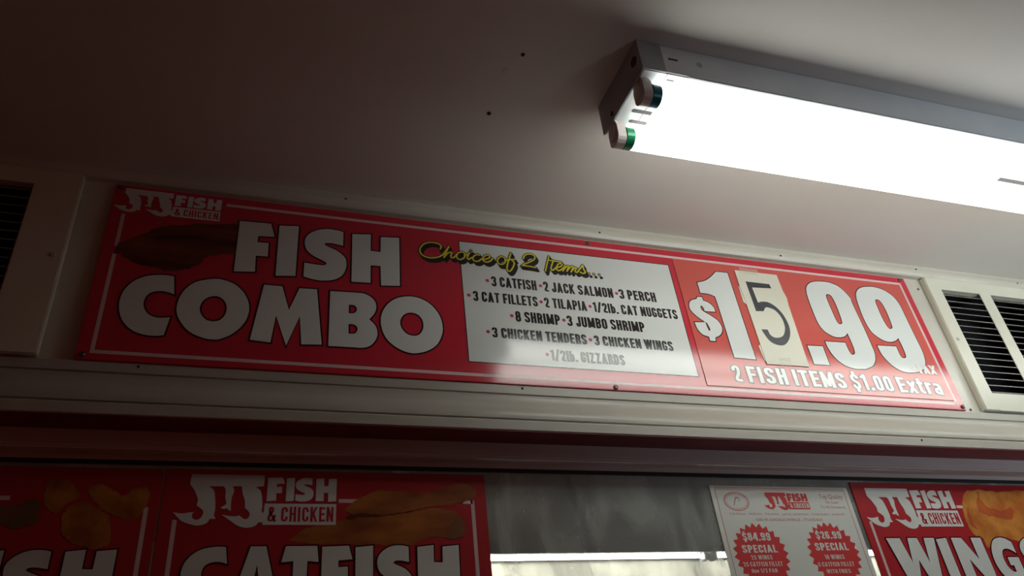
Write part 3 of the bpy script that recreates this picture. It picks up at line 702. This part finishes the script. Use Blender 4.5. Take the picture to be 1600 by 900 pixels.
mb = MB(); mb.box(.4107, .4114, -.3382, -.2520, FZ - .0003, FZ + .001); mb.build('seam', 'slot', lamp)
mb = MB(); mb.add([(.4568 + .004 * math.cos(2 * math.pi * i / 14), FY0 - .0002, .7065 + .004 * math.sin(2 * math.pi * i / 14)) for i in range(14)], [tuple(range(14))]); mb.build('knockout', 'endplate', lamp)
TZ = .6635
for y, capm in ((-.3180, 'cap_teal'), (-.2490, 'cap_green')):
    for s, xe in ((1, .3928), (-1, 1.5694)):
        # tombstone holder: narrow neck at the channel, rounded foot around the tube end
        w = .0115
        outline = [(y - w * .75, FZ), (y - w, FZ - .008), (y - w, TZ - .004)] + [(y - w * math.cos(math.pi * i / 8), TZ - .004 - .0095 * math.sin(math.pi * i / 8)) for i in range(1, 8)] + [(y + w, TZ - .004), (y + w, FZ - .008), (y + w * .75, FZ)]
        mb = MB(); mb.extrude_x(outline, *sorted((xe, xe - s * .0108)))
        h = mb.build('lamp_holder', 'holder', lamp)
        mb = MB(); mb.bevel_box(*sorted((xe - s * .0108, xe - s * .0122)), y - .0055, y + .0055, TZ - .006, FZ - .004, .0008)
        mb.build('contact_block', 'holder', h)
    mb = MB(); mb.tube_x(.4048, 1.5574, y, TZ, .0128, 32)
    tube = mb.build('tube', 'tube', lamp, smooth=True)
    for a, b in ((.3930, .4048), (1.5574, 1.5692)):
        mb = MB(); mb.tube_x(a, b, y, TZ, .0133, 32, .0008); mb.build('end_cap', capm, tube, smooth=True)

# ============================================================ vents
def make_vent():
    v = thing('vent_grille', (1.0820, 0, .4520), 'cream louvred vent grille right of the menu sign', 'vent', 'vent grilles beside the menu sign')
    x0, x1, z0, z1 = 1.0820, 1.3550, .4520, .7030
    cols = ((1.1110, 1.1955), (1.2205, 1.3050)); oz0, oz1 = .4825, .6800
    yb, yf = .004, -.0070
    mb = MB()
    mb.bevel_box(x0, cols[0][0], yf, yb, z0, z1, .0012)
    mb.bevel_box(cols[1][1], x1, yf, yb, z0, z1, .0012)
    mb.box(cols[0][0] - .0015, cols[1][1] + .0015, yf + .0002, yb, z0 + .0003, oz0)
    mb.box(cols[0][0] - .0015, cols[1][1] + .0015, yf + .0002, yb, oz1, z1 - .0003)
    mb.box(cols[0][1], cols[1][0], yf + .0003, yf + .0015, oz0, oz1)
    mb.build('frame', 'vent', v)
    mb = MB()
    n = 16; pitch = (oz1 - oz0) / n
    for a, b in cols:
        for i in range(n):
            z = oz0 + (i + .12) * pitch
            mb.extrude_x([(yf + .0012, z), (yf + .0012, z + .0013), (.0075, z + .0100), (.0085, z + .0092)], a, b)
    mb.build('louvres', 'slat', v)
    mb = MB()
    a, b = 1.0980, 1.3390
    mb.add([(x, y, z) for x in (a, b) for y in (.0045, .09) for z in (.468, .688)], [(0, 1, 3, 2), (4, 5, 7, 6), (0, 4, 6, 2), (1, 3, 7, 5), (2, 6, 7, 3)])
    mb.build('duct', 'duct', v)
    for sx in (1.0925, 1.3450):
        mb = MB(); mb.dome_y(sx, yf, .5800, .0034, .0018); mb.build('screw', 'pale_screw', v)
    return v
vent = make_vent()
twin = vent.copy(); COL.objects.link(twin)
twin.location.x += -.2110 - 1.3550
twin['label'] = 'cream louvred vent grille in the dark left of the menu sign'
for ch in list(vent.children):
    c = ch.copy(); COL.objects.link(c); c.parent = twin

# ============================================================ the menu sign
sign = thing('menu_sign', (.35, 0, .4514), 'long red fish combo menu sign with white lettering', 'sign')
SX0, SX1, SZ0, SZ1 = -.1763, 1.0437, .4514, .7007
mb = MB(); mb.bevel_box(SX0, SX1, 0, .004, SZ0, SZ1, .0006)
mb.build('panel', 'red', sign)
# border line, broken by the logo and by the tail of the fish
mb = MB(); y = -LAYER; w = .0042
bx0, bx1, bz0, bz1 = -.1608, 1.0295, .4615, .6872
mb.box(-.0464, bx1, y, y + .0001, bz1 - w / 2, bz1 + w / 2)
mb.box(bx0, bx1, y, y + .0001, bz0 - w / 2, bz0 + w / 2)
mb.box(bx1 - w / 2, bx1 + w / 2, y, y + .0001, bz0 - w / 2, bz1 + w / 2)
mb.box(bx0 - w / 2, bx0 + w / 2, y, y + .0001, bz0 - w / 2, .5935)
mb.box(bx0 - w / 2, bx0 + w / 2, y, y + .0001, .6050, .6545)
mb.build('border_line', 'pink', sign)
mb = MB(); mb.fill(crumbed('fishpic', .0016), -LAYER * 2)
fp = mb.build('fish_picture', 'fish', sign)
mb = MB(); mb.fill(loops('fishline'), -LAYER * 3); mb.build('fish_crease', 'fish_gap', fp)
shop_logo(sign, -.1640, .6950, .750, .690, -LAYER * 2, 'white', 'red')
for word in ('FISH', ('C', 'O', 'M', 'B', 'O2')):
    mb, ol = MB(), MB()
    for ch in word:
        lp = loops(ch)
        mb.fill(lp, -LAYER * 3)
        for l in lp:
            ol.ribbon(l, .0040, -LAYER * 2, closed=True)
    hw = mb.build('headline', 'white', sign)
    ol.build('headline_outline', 'outline_red', hw)
# white list panel with its items
mb = MB(); mb.box(.2579, .5841, -LAYER, -LAYER + .0001, .4796, .6712)
lp = mb.build('list_panel', 'white', sign)
mb = MB(); mb.ribbon([Vector(p) for p in ((.2579, .4796), (.5841, .4796), (.5841, .6712), (.2579, .6712))], .0012, -LAYER * 1.5, closed=True)
mb.build('list_panel_outline', 'black', lp)
ITEMS = (
    (.5993, .0168, (('3 CATFISH', .2990, .3640), ('2 JACK SALMON', .3740, .4798), ('3 PERCH', .4890, .5480)), (.2935, .3700, .4857)),
    (.5725, .0163, (('3 CAT FILLETS', .2712, .3622), ('2 TILAPIA', .3716, .4345), ('1/2lb. CAT NUGGETS', .4440, .5762)), (.2655, .3672, .4398)),
    (.5453, .0168, (('8 SHRIMP', .3272, .3908), ('3 JUMBO SHRIMP', .4007, .5178)), (.3222, .3965)),
    (.5178, .0156, (('3 CHICKEN TENDERS', .2922, .4250), ('3 CHICKEN WINGS', .4358, .5556)), (.2869, .4305)),
    (.4895, .0163, (('1/2lb. GIZZARDS', .3692, .4756),), (.3647,)),
)
tx = MB()
for z, cap, segs, bullets in ITEMS:
    for s, a, b in segs:
        letters(tx, s, a, b, z, cap, -LAYER * 2)
    for x in bullets:
        bl = MB(); bl.disc(x, z + cap * .52, .0026, -LAYER * 2); bl.build('bullet', 'bullet', lp)
tx.build('item_lettering', 'black', lp)
# the script heading: yellow strokes, black edge, black drop shadow
ye, bk, sh = MB(), MB(), MB()
for i, st in enumerate(DATA['script']):
    c = smooth_loop(st, closed=False)
    e = (i % 6) * .000012
    ye.ribbon(c, .0023, -LAYER * 4 - e, cap=True)
    bk.ribbon(c, .0046, -LAYER * 3 - e, cap=True)
    for q in range(4):
        sh.ribbon([p + Vector((.0008 + .0007 * q, -.0014 * (q + 1))) for p in c], .0044, -LAYER * 2 - e - q * .00001, cap=True)
for d in DATA['script_dots'][0] + DATA['script_dots'][1]:
    x, z = d[0] * .001, d[1] * .001
    ye.disc(x, z, .0013, -LAYER * 4); bk.disc(x, z, .0026, -LAYER * 3 - .00005); sh.disc(x + .0025, z - .0050, .0026, -LAYER * 2 - .00008)
hd = ye.build('script_heading', 'yellow', sign)
bk.build('heading_outline', 'black', hd)
sh.build('heading_shadow', 'black', hd)
# the price patch stuck over the right end
PX0, PX1, PZ0, PZ1 = .5935, 1.0265, .4665, .6845
mb = MB(); mb.bevel_box(PX0, PX1, -.0010, -.0002, PZ0, PZ1, .0003)
patch = mb.build('price_patch', 'patch_red', sign)
mb = MB()
for pts in (((PX0 + .001, PZ0 + .055), (PX0 - .0002, PZ0 + .028), (PX0 + .0002, PZ0)), ((PX0, PZ0), (.70, PZ0 - .0004), (.86, PZ0 + .0002), (PX1, PZ0)), ((PX1, PZ0), (PX1 + .0002, PZ0 + .05))):
    mb.ribbon([Vector(p) for p in pts], .0010, -.0003)
mb.build('patch_edge', 'outline_red', patch)
for ch, nm in (('dollar', 'dollar_sign'), ('one', 'price_numeral'), ('period', 'decimal_point'), ('nine_a', 'price_numeral'), ('nine_b', 'price_numeral')):
    mb, ol = MB(), MB()
    l_ = loops(ch)
    mb.fill(l_, -.0010 - LAYER * 2)
    for l in l_:
        ol.ribbon(l, .0030, -.0010 - LAYER, closed=True)
    mb.build(nm, 'white', patch)
    ol.build(nm + '_outline', 'outline_red', patch)
mb, ol = MB(), MB()
for s, a, b in (('2', .6375, .6555), ('FISH', .6615, .7325), ('ITEMS', .7385, .8345), ('$1.00', .8410, .9205), ('Extra', .9260, 1.0140)):
    a += .0020; b -= .0020
    letters(mb, s, a, b, .4752, .0262, -.0010 - LAYER * 2, t=.19, gap=.10)
    halo(ol, s, a, b, .4752, .0262, -.0010 - LAYER, .0017, gap=.10, t=.19)
letters(mb, '+TAX', .9705, 1.0170, .5112, .0150, -.0010 - LAYER * 4, t=.2)
tl = MB(); halo(tl, '+TAX', .9705, 1.0170, .5112, .0150, -.0010 - LAYER * 3, .0008, gap=.085, t=.2)
tl.build('tax_outline', 'pink', patch)
mb.build('extra_lettering', 'white', patch)
ol.build('extra_outline', 'grey_outline', patch)
for x, z in ((.4563, .6957), (1.0330, .6958), (1.0385, .4568), (.4540, .4552), (-.1705, .6955), (-.1695, .4570)):
    mb = MB(); mb.dome_y(x, 0, z, .0034, .0022); mb.build('screw', 'screw', sign, smooth=True)

# ------------------------------------------------------------ the hand lettered 5 taped over the price
card = thing('price_card', (.70, -.0016, .4840), 'cream paper card with a hand drawn black 5 taped over the price', 'card')
mb = MB(); mb.fill([[Vector((p[0], p[1])) * .001 for p in DATA['card'][0]]], -.0022, .0006); mb.build('sheet', 'card', card)
mb = MB(); mb.fill([[Vector((p[0], p[1])) * .001 for p in DATA['card_back'][0]]], -.0016, .0004); mb.build('backing_sheet', 'card', card)
mb = MB(); mb.fill(loops('five'), -.0022 - .0003 - LAYER); mb.build('numeral', 'marker', card)
mb = MB(); mb.fill([[Vector((p[0], p[1])) * .001 for p in DATA['tape_low'][0]]], -.0022 - .0003 - LAYER * 2); mb.build('tape', 'tape', card)
mb = MB(); mb.fill([[Vector((p[0], p[1])) * .001 for p in DATA['tape_top'][0]]], -.0022 - .0003 - LAYER * 2); mb.build('tape', 'tape', card)

# ============================================================ posters on the window
YP = .018
def poster(x0, x1, z0, z1, label, tilt=None):
    p = thing('poster', ((x0 + x1) / 2, YP, z0), label, 'poster', 'red menu posters on the serving window')
    mb = MB(); mb.bevel_box(x0, x1, YP, YP + .0018, z0, z1, .0004)
    mb.build('sheet', 'poster_red', p)
    return p
def poster_lines(p, x0, x1, z1, top):
    mb = MB(); w = .0042; y = YP - LAYER
    mb.box(x0 - w / 2, x0 + w / 2, y, y + .0001, -.06, .2860)
    mb.box(x1 - w / 2, x1 + w / 2, y, y + .0001, -.06, z1)
    mb.box(x0 - w / 2, x1 + w / 2, y, y + .0001, -.06 - w / 2, -.06 + w / 2)
    for a, b in top:
        mb.box(a, b, y, y + .0001, .3072 - w / 2, .3072 + w / 2)
    mb.build('border_line', 'poster_line', p)
def picture(p, pieces):
    first = None
    for i, (key, m, part) in enumerate(pieces):
        mb = MB(); mb.fill(crumbed(key), YP - LAYER * (2 + i * .6))
        o = mb.build(part, m, p if first is None else first)
        if first is None:
            first = o
def headline(p, spec, z0, z1):
    mb, ol = MB(), MB()
    heavy_word(mb, ol, spec, z0, z1, YP - LAYER * 6, .0014)
    h = mb.build('headline', 'poster_white', p)
    ol.build('headline_outline', 'outline_red', h)

pc = poster(-.0717, .2718, -.10, .3402, 'red catfish poster on the window between dark glass and nugget poster')
poster_lines(pc, -.0570, .2555, .3092, ((.1050, .1260), (.2440, .2555)))
picture(pc, (('fil_b', 'fillet', 'food_picture'), ('fil_a', 'fillet', 'upper_fillet'), ('fil_gap', 'fillet_dark', 'fillet_crease'), ('fil_leaf', 'leaf', 'garnish')))
shop_logo(pc, -.0464, .3336, 1, 1, YP - LAYER * 3, 'poster_white', 'poster_red')
headline(pc, (('C', -.0448, -.0030), ('A', .0035, .0480), ('T', .0487, .0860), ('F', .0890, .1205), ('I', .1235, .1422), ('S', .1462, .1835), ('H', .1893, .2358)), .2040, .2588)

pn = poster(-.4180, -.0735, -.10, .3396, 'dark red fish poster with orange nuggets, leftmost on the window')
poster_lines(pn, -.4070, -.0850, .2990, ((-.2500, -.2065),))
picture(pn, (('nug_c', 'nugget', 'food_picture'), ('nug_a', 'nugget', 'nugget'), ('nug_b', 'nugget', 'nugget'), ('nug_d', 'leaf', 'garnish')))
shop_logo(pn, -.3960, .3336, 1, 1, YP - LAYER * 3, 'poster_white', 'poster_red')
headline(pn, (('F', -.2560, -.2235), ('I', -.2185, -.1998), ('S', -.1965, -.1572), ('H', -.1490, -.1046)), .2020, .2570)

pw = poster(.7950, 1.1400, -.10, .3405, 'red wings poster with an orange chicken picture right of the white flyer')
poster_lines(pw, .8075, 1.1240, .2400, ((.9680, .9790), (1.0060, 1.0480)))
picture(pw, (('wing_a', 'wing', 'food_picture'), ('wing_hole', 'wing_red', 'wing_fold'), ('wing_dark', 'wing_red', 'wing_fold')))
shop_logo(pw, .8169, .3316, 1, 1, YP - LAYER * 3, 'poster_white', 'poster_red')
headline(pw, (('W', .8222, .9035), ('I', .9060, .9245), ('N', .9330, .9858), ('G', .9940, 1.0400), ('S', 1.0500, 1.0920)), .2050, .2632)

# ------------------------------------------------------------ the white flyer with the two special offers
FT = math.radians(0.6)
fly = thing('flyer', (.6790, YP, .05), 'white flyer with two red starburst specials on the window', 'flyer')
mb = MB(); mb.bevel_box(.5720, .7870, YP, YP + .0008, .0500, .3325, .0002)
mb.build('sheet', 'paper', fly)
mb = MB(); y = YP - LAYER
for o_, w in ((.0068, .0010),):
    mb.ribbon([Vector(p) for p in ((.5720 + o_, .0500 + o_), (.7870 - o_, .0500 + o_), (.7870 - o_, .3325 - o_ * .45), (.5720 + o_, .3325 - o_ * .45))], w, y, closed=True)
mb.box(.5790, .7800, y - .00002, y, .3268, .3275)
mb.build('border_line', 'flyer_pink', fly)
mb = MB()
n = 26
cx, cz = .6065, .3115
for k_ in range(2):
    ring = []
    for i in range(n * 2):
        r = (.0188 if i % 2 else .0168) - k_ * .0028
        if k_:
            r = .0148
        ring.append(Vector((cx + r * math.cos(math.pi * i / n), cz + r * .66 * math.sin(math.pi * i / n))))
    mb.ribbon(ring, .0011 if not k_ else .0005, YP - LAYER, closed=True)
mb.ribbon([Vector((cx + .005 * math.cos(i * .7) , cz + .006 * math.sin(i * 1.1))) for i in range(9)], .0006, YP - LAYER)
mb.build('round_seal', 'flyer_pink', fly)
shop_logo(fly, .6525, .3238, .434, .415, YP - LAYER * 2, 'flyer_red', 'paper')
mb = MB()
plain_text(mb, 'Top Quality', .7370, .7748, .3165, .0062, YP - LAYER)
plain_text(mb, 'We Cater', .7440, .7655, .3098, .0036, YP - LAYER)
plain_text(mb, 'To All Occasions', .7345, .7745, .3035, .0036, YP - LAYER)
plain_text(mb, 'CATFISH - PERCH - TILAPIA - JACK SALMON - CHICKEN - SHRIMP', .5915, .7690, .2938, .0027, YP - LAYER)
plain_text(mb, '5300 W. CHICAGO AVENUE - 773-618-0665', .6285, .7310, .2862, .0037, YP - LAYER)
mb.build('small_print', 'flyer_pink', fly)
def burst(cx, cz, rx, rz, lines, label=None):
    n = 24
    ring = []
    for i in range(n * 2):
        k = 1.0 if i % 2 == 0 else .86
        ring.append(Vector((cx + rx * k * math.cos(math.pi * i / n + .05), cz + rz * k * math.sin(math.pi * i / n + .05))))
    mb = MB(); mb.fill([ring], YP - LAYER)
    b = mb.build('starburst', 'flyer_red', fly)
    t = MB()
    for s, x0, x1, z, cap in lines:
        letters(t, s, x0, x1, z, cap, YP - LAYER * 2, t=.2 if cap > .006 else .15)
    t.build('offer_lettering', 'paper', b)
burst(.6228, .2435, .0400, .0405, (('$84.99', .6015, .6425, .2612, .0102), ('SPECIAL', .5965, .6475, .2464, .0096), ('25 WINGS', .6060, .6372, .2379, .0056), ('25 CATFISH FILLET', .5925, .6495, .2298, .0056), ('One 1/2 PAN', .6020, .6390, .2222, .0050)))
burst(.7325, .2445, .0400, .0405, (('$26.99', .7120, .7520, .2630, .0098), ('SPECIAL', .7055, .7570, .2482, .0098), ('10 WINGS', .7155, .7460, .2370, .0058), ('5 CATFISH FILLET', .7020, .7575, .2281, .0056), ('WITH FRIES', .7115, .7485, .2196, .0052)))

# the sign leans out a hair at its lower edge, and the card with it
LEAN = math.radians(-0.9)
for o in (sign, card):
    d = o.location - Vector((0, 0, .4514 + EYE))
    o.location = Vector((0, -.0040, .4506 + EYE)) + Matrix.Rotation(LEAN, 3, 'X') @ d
    o.rotation_euler.x = LEAN
# the ceiling dips a little into the room; it turns about its line with the wall, and the lamp with it
DIP = Matrix.Rotation(math.radians(2.0), 3, 'X')
for o in (ceiling, lamp):
    hinge = Vector((0, 0, CEIL + EYE))
    o.location = hinge + DIP @ (o.location - hinge)
    o.rotation_euler.x = math.radians(2.0)
for o in bpy.data.objects:
    if '_at' in o:
        del o['_at']
